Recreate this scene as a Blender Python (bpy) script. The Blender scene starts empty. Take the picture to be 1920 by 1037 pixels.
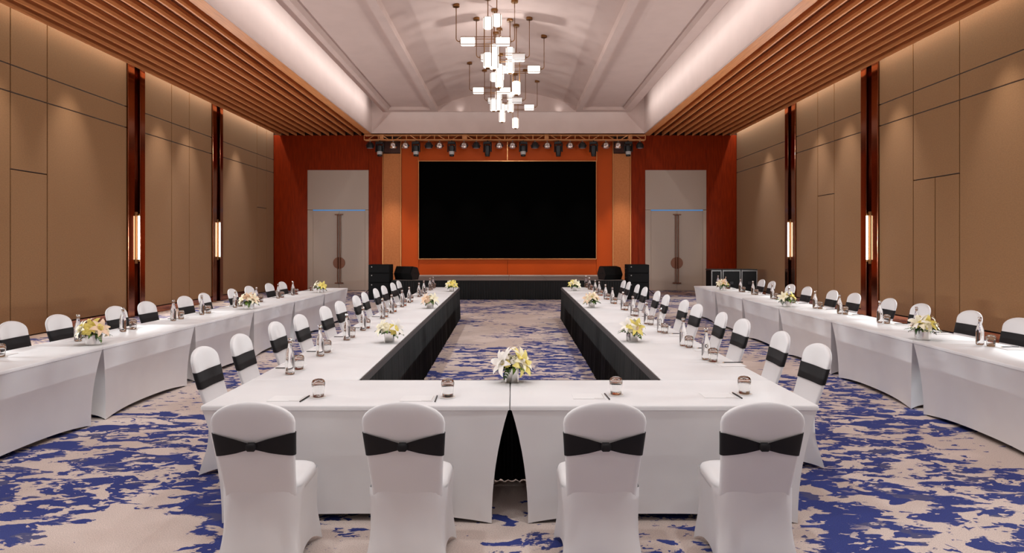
import bpy, math, random
from mathutils import Vector, Matrix
PI = math.pi
S = bpy.context.scene
COL = S.collection
CX = -0.19                      # centre line of the hall
F, HC, HOR = 1240.0, 1.71, 462.0  # focal length (px), camera height, horizon row

# ------------------------------------------------------------------ camera, world, lights, exposure
cam_d = bpy.data.cameras.new('camera')
cam_d.sensor_width = 36.0
cam_d.lens = F * 36.0 / 1920.0
cam_d.shift_y = -(518.5 - HOR) / 1920.0
cam_d.clip_end = 100
cam = bpy.data.objects.new('camera', cam_d)
cam.location = (0, 0, HC)
cam.rotation_euler = (PI / 2, 0, 0)
COL.objects.link(cam)
S.camera = cam

w = bpy.data.worlds.new('world')
S.world = w
w.use_nodes = True
w.node_tree.nodes['Background'].inputs[0].default_value = (0.9, 0.8, 0.75, 1)
w.node_tree.nodes['Background'].inputs[1].default_value = 0.05

S.view_settings.view_transform = 'Standard'
S.view_settings.look = 'None'
S.view_settings.exposure = 0.09
S.view_settings.gamma = 1.0
S.view_settings.use_curve_mapping = False
cy = S.cycles
cy.use_denoising = True
cy.caustics_reflective = False
cy.caustics_refractive = False
cy.sample_clamp_indirect = 4.0
cy.max_bounces = 10
cy.diffuse_bounces = 4
cy.glossy_bounces = 4
cy.transmission_bounces = 8

WARM = (1.0, 0.86, 0.74)
NEUT = (0.94, 0.985, 1.0)


def lamp(kind, name, loc, energy, color, target=None, size=0.1, sizey=None, angle=100, blend=1.0):
    d = bpy.data.lights.new(name, kind)
    d.energy = energy
    d.color = color
    if kind == 'AREA':
        d.shape = 'RECTANGLE'
        d.size = size
        d.size_y = sizey or size
    else:
        d.shadow_soft_size = size
    if kind == 'SPOT':
        d.spot_size = math.radians(angle)
        d.spot_blend = blend
    o = bpy.data.objects.new(name, d)
    o.location = loc
    if target is not None:
        v = Vector(target) - Vector(loc)
        o.rotation_euler = v.to_track_quat('-Z', 'Y').to_euler()
    COL.objects.link(o)
    return o


# added unseen spots at beam height, above and behind the view; no fixtures built
for yy, e in ((-9.0, 110), (-5.0, 110), (-1.0, 150), (1.9, 290), (5.4, 150), (9.0, 215), (12.4, 270)):
    for sx in (-2.65, 2.65):
        lamp('SPOT', 'fill_downlight', (CX + sx, yy, 6.62), e, NEUT, (CX + sx * 0.5, yy + 0.6, 0), 0.12, angle=120)
# light of the chandelier clusters, plus added fill points nearer with no pendants built
for yy, e in ((-7.6, 60), (-2.8, 60), (2.0, 70), (6.8, 130), (16.4, 85), (21.2, 10)):
    lamp('POINT', 'chandelier_and_fill_light', (CX, yy, 5.85), e, NEUT, None, 0.04)
# light of the tube sconces, plus added unseen strips nearer with no sconce built
SCONCE_FILL_Y = {-1: (-7.45, -2.95, 1.55, 6.05, 10.55, 16.13, 20.59), 1: (-7.45, -2.95, 1.55, 6.05, 10.55, 15.96, 20.51)}
for sx, wx in ((-1, -9.19), (1, 8.66)):
    for yy in SCONCE_FILL_Y[sx]:
        o = lamp('AREA', 'sconce_and_fill_light', (wx - sx * .122, yy, 1.92), 110 if yy > 20 else 165 if yy > 5 else 30, NEUT, None, 0.02, 1.04)
        o.rotation_euler = Vector((-sx, 0, 0)).to_track_quat('-Z', 'Z').to_euler()
# wall washers above the fabric panels
for yy in (11.6, 13.7, 17.2, 18.7, 22.0):
    lamp('SPOT', 'wall_washer', (-8.45, yy, 5.95), 190, WARM, (-9.25, yy, 1.6), 0.05, angle=52)
for yy in (11.5, 14.8, 17.0, 18.6, 22.3):
    lamp('SPOT', 'wall_washer', (7.92, yy, 5.95), 190, WARM, (8.72, yy, 1.6), 0.05, angle=52)
# cove strips: ceiling tray (sides and stage end) and wall heads
for sx in (-1, 1):
    o = lamp('AREA', 'tray_cove_strip', (CX + sx * 4.50, 6.0, 6.92), 200, NEUT, None, 0.06, 36.0)
    o.rotation_euler = (0, -sx * math.radians(72), 0)
o = lamp('AREA', 'tray_cove_strip', (CX, 24.40, 6.92), 7, NEUT, None, 9.0, 0.06)
o.rotation_euler = (math.radians(72), 0, 0)
for sx, wx in ((-1, -9.19), (1, 8.66)):
    o = lamp('AREA', 'wall_cove_strip', (wx - sx * 0.075, 17.5, 6.42), 165, (1.0, 0.85, 0.62), None, 0.05, 16.0)
    o.rotation_euler = (0, -sx * math.radians(25), 0)
# small uplights on the ledge under the vault gable
for px in (-1.9, 1.72):
    lamp('SPOT', 'gable_uplight', (px, 24.15, 6.70), 0.9, NEUT, (px, 24.5, 6.95), 0.02, angle=120)
# stage wash from the truss
for px in (-4.6, -3.1, -1.6, -0.2, 1.2, 2.7, 4.2):
    lamp('SPOT', 'stage_wash', (px, 24.2, 5.30), 430, WARM, (px, 25.5, 0.7), 0.08, angle=42)

# ------------------------------------------------------------------ helpers
def P(px, py, z):
    """pixel of a point whose height z is known -> world x, y"""
    d = (HC - z) * F / (py - HOR)
    return (px - 960.0) * d / F, d


class MB:
    def __init__(self):
        self.v = []
        self.f = []

    def add(self, vs, fs):
        n = len(self.v)
        self.v += [tuple(p) for p in vs]
        self.f += [tuple(i + n for i in f) for f in fs]
        return self

    def box(self, x0, x1, y0, y1, z0, z1):
        vs = [(x, y, z) for z in (z0, z1) for y in (y0, y1) for x in (x0, x1)]
        return self.add(vs, [(0, 2, 3, 1), (4, 5, 7, 6), (0, 1, 5, 4), (2, 6, 7, 3), (0, 4, 6, 2), (1, 3, 7, 5)])

    def bbox(self, x0, x1, y0, y1, z0, z1, b=0.004):
        """box with chamfered edges"""
        cx, cyy, cz = (x0 + x1) / 2, (y0 + y1) / 2, (z0 + z1) / 2
        hx, hy, hz = abs(x1 - x0) / 2, abs(y1 - y0) / 2, abs(z1 - z0) / 2
        b = min(b, hx * .9, hy * .9, hz * .9)
        vs, idx = [], {}
        for sx in (-1, 1):
            for sy in (-1, 1):
                for sz in (-1, 1):
                    for a in range(3):
                        p = [cx + sx * (hx - b), cyy + sy * (hy - b), cz + sz * (hz - b)]
                        p[a] += (sx, sy, sz)[a] * b
                        idx[(sx, sy, sz, a)] = len(vs)
                        vs.append(p)
        fs = []
        for a in range(3):
            o1, o2 = (a + 1) % 3, (a + 2) % 3
            for s in (-1, 1):
                q = []
                for t1, t2 in ((-1, -1), (1, -1), (1, 1), (-1, 1)):
                    k = [0, 0, 0]
                    k[a], k[o1], k[o2] = s, t1, t2
                    q.append(idx[(*k, a)])
                fs.append(tuple(q if s > 0 else q[::-1]))
            for t1 in (-1, 1):
                for t2 in (-1, 1):
                    def kk(e):
                        k = [0, 0, 0]
                        k[a], k[o1], k[o2] = e, t1, t2
                        return k
                    q = [idx[(*kk(-1), o1)], idx[(*kk(1), o1)], idx[(*kk(1), o2)], idx[(*kk(-1), o2)]]
                    fs.append(tuple(q if t1 * t2 < 0 else q[::-1]))
        for sx in (-1, 1):
            for sy in (-1, 1):
                for sz in (-1, 1):
                    q = [idx[(sx, sy, sz, 0)], idx[(sx, sy, sz, 1)], idx[(sx, sy, sz, 2)]]
                    fs.append(tuple(q if sx * sy * sz > 0 else q[::-1]))
        return self.add(vs, fs)

    def tube(self, pts, r, n=8, cap=True):
        pts = [Vector(p) for p in pts]
        rings = []
        up = Vector((0, 0, 1))
        for i, p in enumerate(pts):
            t = (pts[min(i + 1, len(pts) - 1)] - pts[max(i - 1, 0)]).normalized()
            a = t.cross(up)
            if a.length < 1e-3:
                a = t.cross(Vector((0, 1, 0)))
            a.normalize()
            b = t.cross(a)
            rr = r[i] if isinstance(r, (list, tuple)) else r
            rings.append([p + a * math.cos(2 * PI * k / n) * rr + b * math.sin(2 * PI * k / n) * rr for k in range(n)])
        return self.loft(rings, cap)

    def loft(self, rings, cap=True, closed=True, flip=False):
        n = len(rings[0])
        vs = [p for rg in rings for p in rg]
        fs = []
        m = n if closed else n - 1
        for i in range(len(rings) - 1):
            for k in range(m):
                a, b = i * n + k, i * n + (k + 1) % n
                fs.append((a, b, b + n, a + n))
        if cap:
            fs.append(tuple(range(n - 1, -1, -1)))
            fs.append(tuple((len(rings) - 1) * n + k for k in range(n)))
        if flip:
            fs = [f[::-1] for f in fs]
        return self.add(vs, fs)

    def lathe(self, prof, n=20, c=(0, 0, 0), cap=True):
        rings = [[(c[0] + r * math.cos(2 * PI * k / n), c[1] + r * math.sin(2 * PI * k / n), c[2] + z)
                  for k in range(n)] for r, z in prof]
        return self.loft(rings, cap)

    def xf(self, M, start=0):
        for i in range(start, len(self.v)):
            self.v[i] = tuple(M @ Vector(self.v[i]))
        return self

    def mesh(self, name, mat, smooth=False):
        me = bpy.data.meshes.new(name)
        me.from_pydata(self.v, [], self.f)
        me.materials.append(mat)
        if smooth:
            me.polygons.foreach_set('use_smooth', [True] * len(me.polygons))
            if smooth is not True:
                try:
                    me.set_sharp_from_angle(angle=math.radians(smooth))
                except Exception:
                    pass
        me.update()
        return me

    def build(self, name, mat, parent=None, smooth=False):
        return link(name, self.mesh(name, mat, smooth), parent)


def link(name, me, parent=None, loc=None, rz=None):
    o = bpy.data.objects.new(name, me)
    COL.objects.link(o)
    if parent is not None:
        o.parent = parent
    if loc is not None:
        o.location = loc
    if rz is not None:
        o.rotation_euler = (0, 0, rz)
    return o


def thing(name, label, cat, loc=(0, 0, 0), rz=0, group=None):
    o = link(name, None, None, loc, rz)
    o.empty_display_size = 0.1
    return tag(o, label, cat, group)


def tag(o, label=None, cat=None, group=None, kind=None):
    if label:
        o['label'] = label
    if cat:
        o['category'] = cat
    if group:
        o['group'] = group
    if kind:
        o['kind'] = kind
    return o


def copy_tree(o, parent=None):
    kids = list(o.children)
    c = o.copy()
    COL.objects.link(c)
    if parent is not None:
        c.parent = parent
    for ch in kids:
        copy_tree(ch, c)
    return c


ORD = ['first', 'second', 'third', 'fourth', 'fifth', 'sixth', 'seventh', 'eighth', 'ninth', 'tenth', 'eleventh',
       'twelfth', 'thirteenth']


class Stamp:
    """builds a thing once, afterwards copies it"""
    def __init__(self, maker):
        self.maker, self.proto = maker, None

    def __call__(self, label, loc, rz=0, group=None):
        if self.proto is None:
            self.proto = o = self.maker()
        else:
            o = copy_tree(self.proto)
        o.location = loc
        o.rotation_euler = (0, 0, rz)
        o['label'] = label
        if group:
            o['group'] = group
        return o


# ------------------------------------------------------------------ materials
def lin(r, g, b):
    def c(x):
        x /= 255.0
        return x / 12.92 if x <= 0.04045 else ((x + 0.055) / 1.055) ** 2.4
    return (c(r), c(g), c(b), 1.0)


def mat(name, col, rough=0.5, metal=0.0, **kw):
    m = bpy.data.materials.new(name)
    m.use_nodes = True
    b = m.node_tree.nodes['Principled BSDF']
    b.inputs['Base Color'].default_value = col if len(col) == 4 else (*col, 1)
    b.inputs['Roughness'].default_value = rough
    b.inputs['Metallic'].default_value = metal
    for k, v in kw.items():
        b.inputs[k.replace('_', ' ')].default_value = v
    return m


def nodes(m):
    return m.node_tree.nodes, m.node_tree.links, m.node_tree.nodes['Principled BSDF']


def grain(m, c1, c2, scale=(1, 1, 1), nscale=8, detail=4, bump=0.0, lo=0.3, hi=0.7, coord='Object', rough=None):
    n, l, b = nodes(m)
    tc = n.new('ShaderNodeTexCoord')
    mp = n.new('ShaderNodeMapping')
    mp.inputs['Scale'].default_value = scale
    nz = n.new('ShaderNodeTexNoise')
    nz.inputs['Scale'].default_value = nscale
    nz.inputs['Detail'].default_value = detail
    cr = n.new('ShaderNodeValToRGB')
    cr.color_ramp.elements[0].position = lo
    cr.color_ramp.elements[1].position = hi
    cr.color_ramp.elements[0].color = c1
    cr.color_ramp.elements[1].color = c2
    l.new(tc.outputs[coord], mp.inputs[0])
    l.new(mp.outputs[0], nz.inputs['Vector'])
    l.new(nz.outputs['Fac'], cr.inputs[0])
    l.new(cr.outputs[0], b.inputs['Base Color'])
    if bump:
        bp = n.new('ShaderNodeBump')
        bp.inputs['Strength'].default_value = bump
        bp.inputs['Distance'].default_value = 0.004
        l.new(nz.outputs['Fac'], bp.inputs['Height'])
        l.new(bp.outputs[0], b.inputs['Normal'])
    return m


def emit(name, col, strength):
    m = bpy.data.materials.new(name)
    m.use_nodes = True
    b = m.node_tree.nodes['Principled BSDF']
    b.inputs['Base Color'].default_value = (0.8, 0.8, 0.8, 1)
    b.inputs['Emission Color'].default_value = (*col, 1)
    b.inputs['Emission Strength'].default_value = strength
    return m


M = {}
M['cloth'] = grain(mat('white_spandex', (.8, .8, .8), 0.55, Sheen_Weight=0.15), (.76, .74, .745, 1), (.80, .785, .785, 1),
                   (1, 1, 1), 3, 2)
M['sash'] = mat('black_satin', (.010, .009, .010), 0.6, Specular_IOR_Level=.25)
M['skirting'] = mat('black_pleat', (.006, .005, .005), 0.6, Specular_IOR_Level=.2)
M['skirt_band'] = mat('dark_band', (.03, .022, .022), 0.6)
M['plaster'] = grain(mat('plaster', (.6, .5, .47), 0.8), lin(200, 174, 164), lin(205, 179, 169), (1, 1, 1), 2, 2)
M['slat'] = grain(mat('slat_wood', (.3, .1, .04), 0.45), lin(196, 122, 70), lin(226, 150, 92), (6, .35, 6), 5, 5, 0.05)
M['slat_back'] = mat('slat_backing', lin(128, 70, 38), 0.55)  # darker than the slats: shadow gaps between them put into the colour
M['slat_bed'] = mat('soffit_wood', lin(70, 30, 14), 0.6)
M['suede'] = grain(mat('wall_suede', (.3, .2, .1), 0.75, Sheen_Weight=0.2), lin(139, 101, 60), lin(151, 111, 68),
                   (3, 3, 6), 9, 6, 0.15)
M['groove'] = mat('bronze_groove', lin(52, 24, 14), 0.4, 0.3)
M['copper'] = mat('polished_copper', lin(156, 100, 74), 0.14, 1.0)
M['copper_dark'] = mat('dark_copper', lin(132, 80, 58), 0.13, 1.0)
M['base_copper'] = mat('baseboard_copper', lin(170, 112, 88), 0.16, 1.0)
M['veneer'] = grain(mat('red_veneer', (.1, .02, .01), 0.5, Specular_IOR_Level=.1), lin(108, 28, 0), lin(136, 40, 3), (5, 5, .5), 4, 5, 0.05)
M['leather'] = grain(mat('orange_leather', (.3, .05, .01), 0.5, Specular_IOR_Level=.2), lin(160, 58, 4), lin(188, 75, 9), (14, 14, 14), 5, 5, 0.3)
M['tan'] = grain(mat('tan_panel', (.4, .2, .1), 0.6), lin(176, 100, 44), lin(188, 112, 56), (4, 4, 4), 4, 3)
M['gold'] = mat('brushed_gold', lin(214, 150, 96), 0.3, 1.0)
M['plate'] = mat('sconce_plate', lin(132, 88, 44), 0.6, 0.2)
M['brass'] = mat('aged_brass', lin(150, 108, 66), 0.3, 1.0)
M['doorwhite'] = mat('door_paint', lin(170, 150, 136), 0.55)
M['bronze'] = mat('handle_bronze', lin(112, 62, 36), 0.5, 0.3)
M['screen'] = mat('screen_black', (.0012, .0012, .0012), 0.4, Specular_IOR_Level=0.0)
M['bezel'] = mat('screen_bezel', (.02, .015, .012), 0.4)
M['blacks'] = grain(mat('speaker_black', (.01, .01, .01), 0.8, Specular_IOR_Level=.12), (.006, .006, .006, 1), (.011, .0105, .0105, 1), (1, 1, 1), 60, 2)
M['grille'] = mat('speaker_grille', (.009, .009, .0095), 0.8, Specular_IOR_Level=.15)
M['alu'] = mat('aluminium', (.22, .21, .205), 0.45, 0.9)
M['par'] = mat('polished_par', (.85, .83, .82), 0.16, 1.0)
M['lens'] = mat('lamp_lens', (.35, .36, .38), 0.1, 0.3)
M['darkmetal'] = mat('black_metal', (.015, .015, .016), 0.4, 0.3)
M['greyplastic'] = mat('grey_plastic', (.42, .39, .37), 0.4)
M['truss'] = mat('bronze_truss', lin(196, 130, 80), 0.4, 0.4)
M['stage'] = grain(mat('stage_carpet', (.2, .2, .2), 0.9), lin(146, 138, 134), lin(160, 152, 147), (1, 1, 1), 30, 3)
M['lampglass'] = emit('lit_glass', (1.0, 0.93, 0.84), 1.25)
M['dimglass'] = emit('dim_glass', (1.0, 0.9, 0.82), 0.28)
M['tube_light'] = emit('tube_light', (1.0, 0.86, 0.68), 8.0)
M['blue_led'] = emit('blue_led', (0.08, 0.33, 0.75), 0.42)
M['blue_led'].node_tree.nodes['Principled BSDF'].inputs['Base Color'].default_value = (.03, .12, .3, 1)
M['silver'] = grain(mat('silver_vase', (.8, .77, .75), 0.22, 1.0), (.72, .69, .67, 1), (.85, .82, .80, 1), (1, 1, 1), 20, 2)
M['paper'] = mat('paper', (.80, .785, .78), 0.7)
M['print'] = mat('print_ink', (.45, .38, .35), 0.7)
M['pencil'] = mat('pencil_black', (.012, .011, .011), 0.35)
M['pencil_wood'] = mat('pencil_wood', lin(214, 170, 128), 0.6)
M['leaf'] = grain(mat('leaf_green', (.05, .15, .02), 0.45), lin(46, 84, 24), lin(104, 142, 44), (1, 1, 1), 22, 2)
M['leafdark'] = grain(mat('leaf_dark', (.02, .06, .01), 0.4), lin(26, 48, 18), lin(52, 84, 30), (1, 1, 1), 22, 2)
M['cream'] = mat('petal_cream', lin(246, 238, 208), 0.5, Subsurface_Weight=0.0)
M['yellow'] = mat('petal_yellow', lin(240, 222, 120), 0.5)
M['peach'] = mat('petal_peach', lin(236, 204, 172), 0.5)
M['white'] = mat('petal_white', lin(246, 240, 232), 0.5)
M['flower_eye'] = mat('flower_eye', lin(96, 104, 40), 0.6)
M['cable'] = mat('cable_black', (.01, .01, .01), 0.5)


def glass(name, ior, rough=0.0):
    m = mat(name, (.98, .985, .98), rough)
    b = m.node_tree.nodes['Principled BSDF']
    b.inputs['Transmission Weight'].default_value = 1.0
    b.inputs['IOR'].default_value = ior
    return m


M['bottle'] = glass('bottle_glass', 1.38)
M['tumbler'] = glass('tumbler_glass', 1.45)


def carpet():
    m = mat('carpet', (.4, .3, .3), 0.95)
    n, l, b = nodes(m)
    tc = n.new('ShaderNodeTexCoord')

    def noise(scale, detail, rough, sx, sy, off, rot=0.0, dist=0.0):
        mp = n.new('ShaderNodeMapping')
        mp.inputs['Scale'].default_value = (sx, sy, 1)
        mp.inputs['Location'].default_value = (off, off * .37, 0)
        mp.inputs['Rotation'].default_value = (0, 0, rot)
        nz = n.new('ShaderNodeTexNoise')
        nz.inputs['Scale'].default_value = scale
        nz.inputs['Detail'].default_value = detail
        nz.inputs['Roughness'].default_value = rough
        nz.inputs['Distortion'].default_value = dist
        l.new(tc.outputs['Object'], mp.inputs[0])
        l.new(mp.outputs[0], nz.inputs['Vector'])
        return nz.outputs['Fac']

    def math_(op, a, bb):
        k = n.new('ShaderNodeMath')
        k.operation = op
        for i, q in enumerate((a, bb)):
            if isinstance(q, (int, float)):
                k.inputs[i].default_value = q
            else:
                l.new(q, k.inputs[i])
        return k.outputs[0]

    def ramp(x, e):
        cr = n.new('ShaderNodeValToRGB')
        cr.color_ramp.elements[0].position = e[0][0]
        cr.color_ramp.elements[0].color = e[0][1]
        cr.color_ramp.elements[1].position = e[1][0]
        cr.color_ramp.elements[1].color = e[1][1]
        for p, c in e[2:]:
            q = cr.color_ramp.elements.new(p)
            q.color = c
        l.new(x, cr.inputs[0])
        return cr.outputs[0]

    def mix(f, a, bb):
        k = n.new('ShaderNodeMix')
        k.data_type = 'RGBA'
        l.new(f, k.inputs['Factor'])
        for i, q in ((6, a), (7, bb)):
            if isinstance(q, tuple):
                k.inputs[i].default_value = q
            else:
                l.new(q, k.inputs[i])
        return k.outputs[2]

    BW = ((0, 0, 0, 1), (1, 1, 1, 1))
    region = noise(0.42, 1, 0.5, 0.9, 1.0, 7.3, 0.25)
    big = noise(1.15, 7, 0.62, 0.8, 1.15, 3.1, 0.3, 0.55)
    isl = noise(5.0, 4, 0.55, 0.72, 1.35, 11.0, 0.35, 0.5)
    fine = noise(90, 2, 0.6, 1, 1, 0)
    # blue field: region + blotch
    s = math_('ADD', math_('MULTIPLY', region, 1.05), math_('MULTIPLY', big, 0.95))
    s = math_('ADD', s, math_('MULTIPLY', math_('SUBTRACT', fine, 0.5), 0.03))
    blue = ramp(s, ((0.975, BW[0]), (0.985, BW[1])))
    # beige islands inside the blue, blue flecks in the beige
    isl2 = noise(11.0, 3, 0.55, 0.7, 1.3, 17.0, 0.3, 0.4)
    i1 = ramp(isl, ((0.515, BW[0]), (0.53, BW[1])))
    core = ramp(s, ((1.08, BW[1]), (1.20, BW[0])))
    i1 = math_('MULTIPLY', i1, core)
    i3 = ramp(isl2, ((0.575, BW[0]), (0.59, BW[1])))
    patch = ramp(noise(0.8, 2, 0.5, 1, 1, 51.0), ((0.44, BW[0]), (0.50, BW[1])))
    i1 = math_('MAXIMUM', i1, math_('MULTIPLY', i3, patch))
    i2 = ramp(isl, ((0.385, BW[1]), (0.40, BW[0])))
    i4 = ramp(isl2, ((0.36, BW[1]), (0.375, BW[0])))
    i2 = math_('MAXIMUM', i2, math_('MULTIPLY', i4, patch))
    f = math_('MULTIPLY', blue, math_('SUBTRACT', 1.0, i1))
    near = ramp(s, ((0.78, BW[0]), (0.90, BW[1])))
    f = math_('MAXIMUM', f, math_('GREATER_THAN', math_('MULTIPLY', i2, near), 0.5))
    fiber = noise(160, 2, 0.7, 1, 1, 5)
    cblue = ramp(fiber, ((0.3, lin(32, 42, 100)), (0.7, lin(51, 65, 141))))
    dusk = noise(0.9, 3, 0.5, 1, 1, 21)
    beige1 = ramp(fiber, ((0.3, lin(186, 168, 160)), (0.7, lin(232, 214, 204))))
    beige2 = ramp(fiber, ((0.3, lin(172, 154, 146)), (0.7, lin(218, 198, 187))))
    beige = mix(ramp(dusk, ((0.45, BW[0]), (0.55, BW[1]))), beige1, beige2)
    slate = ramp(noise(4.0, 2, 0.5, 0.7, 1.2, 31), ((0.60, BW[0]), (0.62, BW[1])))
    bl = mix(math_('MULTIPLY', slate, 0.5), cblue, lin(92, 88, 108))
    c = mix(f, beige, bl)
    l.new(c, b.inputs['Base Color'])
    bp = n.new('ShaderNodeBump')
    bp.inputs['Strength'].default_value = 0.35
    bp.inputs['Distance'].default_value = 0.004
    l.new(fiber, bp.inputs['Height'])
    l.new(bp.outputs[0], b.inputs['Normal'])
    return m


M['carpet'] = carpet()

# ------------------------------------------------------------------ the hall
XL, XR, YB, YF = -9.19, 8.66, 25.5, -13.0
ZS = 5.97                       # soffit height
floor = tag(MB().box(XL - .4, XR + .4, YF - .3, YB + .3, -0.1, 0).build('floor', M['carpet']), kind='structure')

# ceiling: lid, tray walls, coffered panel, slatted soffits
ceiling = tag(MB().box(XL - .4, XR + .4, YF - .3, YB + .3, 7.75, 7.85).build('ceiling', M['plaster']), kind='structure')
TL, TR, TB = -5.28, 4.98, 24.9
for a, b_ in ((TL - .05, TL), (TR, TR + .05)):
    MB().box(a, b_, YF, TB + .05, ZS, 7.75).build('tray_wall', M['plaster'], ceiling)
MB().box(TL, TR, TB, TB + .05, ZS, 7.75).build('tray_wall', M['plaster'], ceiling)
MB().box(TL - .05, TR + .05, TB + .05, YB, ZS, ZS + .05).build('tray_soffit', M['slat_bed'], ceiling)
ZU, LIP = 6.665, 24.38


def extrude_profile(pts, y0, y1):
    mb = MB()
    n = len(pts)
    vs = [(CX + x, y0, z) for x, z in pts] + [(CX + x, y1, z) for x, z in pts]
    fs = [(i, i + 1, n + i + 1, n + i) for i in range(n - 1)]
    return mb.add(vs, fs)


vault = [(2.55 * math.sin(t), 6.85 + 0.55 * math.cos(t) ** 2) for t in [(-PI / 2 + PI * k / 24) for k in range(25)]]
left = [(-4.57, ZU), (-4.29, ZU), (-4.24, ZU + .11), (-2.81, ZU + .11), (-2.76, ZU), (-2.55, ZU)]
extrude_profile(left[1:5], YF, 24.0).build('coffer_panel', M['plaster'], ceiling)
extrude_profile([(-x, z) for x, z in left[1:5]][::-1], YF, 24.0).build('coffer_panel', M['plaster'], ceiling)
for s in (-1, 1):
    a, b_ = sorted((CX + s * 4.57, CX + s * 4.29))
    MB().box(a, b_, YF, LIP, ZU, ZU + .13).build('lip_band', M['plaster'], ceiling)
    a, b_ = sorted((CX + s * 2.76, CX + s * 2.55))
    MB().box(a, b_, YF, LIP, ZU, ZU + .2).build('ceiling_beam', M['plaster'], ceiling)
    a, b_ = sorted((CX + s * 4.29, CX + s * 2.76))
    MB().box(a, b_, 24.0, LIP, ZU, ZU + .13).build('lip_band', M['plaster'], ceiling)
extrude_profile([(-2.55, ZU + .2)] + vault + [(2.55, ZU + .2)], YF, 24.33).build('vault', M['plaster'], ceiling, 40)
mb = MB()
mb.add([(CX - 2.55, 24.33, ZU)] + [(CX + x, 24.33, z + .05) for x, z in vault] + [(CX + 2.55, 24.33, ZU)],
       [tuple(range(27))])
mb.add([(CX - 2.55, LIP, ZU), (CX + 2.55, LIP, ZU), (CX + 2.55, 24.33, ZU), (CX - 2.55, 24.33, ZU)], [(0, 1, 2, 3)])
mb.build('vault_gable', M['plaster'], ceiling)

slat_me = MB().bbox(-.0225, .0225, YF, YB - .02, ZS, ZS + .15, .004).mesh('slat', M['slat'])
for sgn, edge in ((-1, TL), (1, TR)):
    x0 = -8.93 if sgn < 0 else 8.42
    x1 = -5.82 if sgn < 0 else 5.50
    for k in range(11):
        link('slat', slat_me, ceiling, (x0 + (x1 - x0) * k / 10, 0, 0))
    a, b_ = sorted((x0 + sgn * .03, edge + sgn * .05))
    MB().box(a, b_, YF, YB, ZS + .15, ZS + .19).build('soffit_board', M['slat_back'], ceiling)
    a, b_ = sorted((edge + sgn * .05, edge + sgn * .32))
    MB().bbox(a, b_, YF, YB - .02, ZS, ZS + .15, .004).build('soffit_border', M['slat'], ceiling)


# side walls -----------------------------------------------------------------
def side_wall(name, X, inward, cols, doors, pil):
    """cols: list of (y0, y1) panel columns; doors: column index -> number of leaves"""
    wall = tag(MB().box(*sorted((X - inward * .06, X - inward * .3)), YF, YB, 0, 7.75).build(name, M['groove']),
               kind='structure')
    rows = [(5.05, 6.75), (4.545, 5.04 - .0)]
    g = .011
    for ci, (y0, y1) in enumerate(cols):
        def pan(z0, z1, nm='panel', ya=y0, yb=y1):
            MB().bbox(*sorted((X, X - inward * .07)), ya + g, yb - g, z0 + g, z1 - g, .006).build(nm, M['suede'], wall)
        pan(5.045, 6.7)
        pan(4.545, 5.045)
        if ci in doors:
            pan(3.13, 4.545)
            nl = doors[ci]
            for k in range(nl):
                pan(.012, 3.13, 'door_leaf', y0 + (y1 - y0) * k / nl, y0 + (y1 - y0) * (k + 1) / nl)
        else:
            pan(.165, 4.545)
    # columns between bays
    for (y0, y1) in pil:
        mid0, mid1 = y0 + .26, y0 + .47

        def strip(ya, yb, off, m, nm):
            MB().bbox(*sorted((X - inward * (.06 - off), X - inward * .1)), ya, yb, 0.0, 6.7, .006).build(nm, m, wall)
        strip(y0, mid0, .10, M['copper'], 'pilaster_strip')
        strip(mid0, mid1, .01, M['copper_dark'], 'pilaster_channel')
        strip(mid1, mid1 + .06, .115, M['copper_dark'], 'pilaster_strip')
        strip(mid1 + .06, y1, .10, M['copper'], 'pilaster_strip')
    return wall


NEAR = [(-13, -10.4), (-10.4, -7.8), (-7.07, -5.2), (-5.2, -3.3), (-2.57, -.7), (-.7, 1.2), (1.93, 3.8), (3.8, 5.7),
        (6.43, 8.3), (8.3, 10.2)]
NPIL = [(-7.8, -7.07), (-3.3, -2.57), (1.2, 1.93), (5.7, 6.43), (10.2, 10.93)]
pilL = NPIL + [(15.78, 16.5), (20.24, 20.95)]
colsL = NEAR + [(10.93, 12.12), (12.12, 13.08), (13.08, 15.78),
         (16.5, 17.86), (17.86, 18.84), (18.84, 20.24), (20.95, 23.84), (23.84, 24.77), (24.77, 25.5)]
wl = side_wall('wall_left', XL, 1, colsL, {11: 1, 17: 1}, pilL)
pilR = NPIL + [(15.6, 16.35), (20.15, 20.9)]
colsR = NEAR + [(10.93, 12.8), (12.8, 14.28), (14.28, 15.6),
         (16.35, 17.78), (17.78, 18.74), (18.74, 20.15), (20.9, 25.5)]
wr = side_wall('wall_right', XR, -1, colsR, {11: 2, 14: 1}, pilR)


def baseboard(name, X, inward, cols, doors):
    bb = link(name, None)
    tag(bb, kind='structure')
    for ci, (y0, y1) in enumerate(cols):
        if ci in doors:
            continue
        MB().bbox(*sorted((X + inward * .012, X - inward * .07)), y0, y1, 0.001, .155, .004).build(
            'baseboard_strip', M['base_copper'], bb)


baseboard('baseboard_left', XL, 1, colsL, (11, 17))
baseboard('baseboard_right', XR, -1, colsR, (11, 14))

# rear wall behind the camera
wf = tag(MB().box(XL - .3, XR + .3, YF - .3, YF, 0, 7.75).build('wall_front', M['suede']), kind='structure')

# stage wall -------------------------------------------------------------------
wb = tag(MB().box(XL - .3, XR + .3, YB + .06, YB + .3, 0, 7.75).build('wall_back', M['groove']), kind='structure')


def bpanel(x0, x1, z0, z1, m, nm, y=YB, t=.07, g=.004):
    return MB().bbox(x0 + g, x1 - g, y, y + t, z0 + g, z1 - g, .005).build(nm, m, wb)


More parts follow.
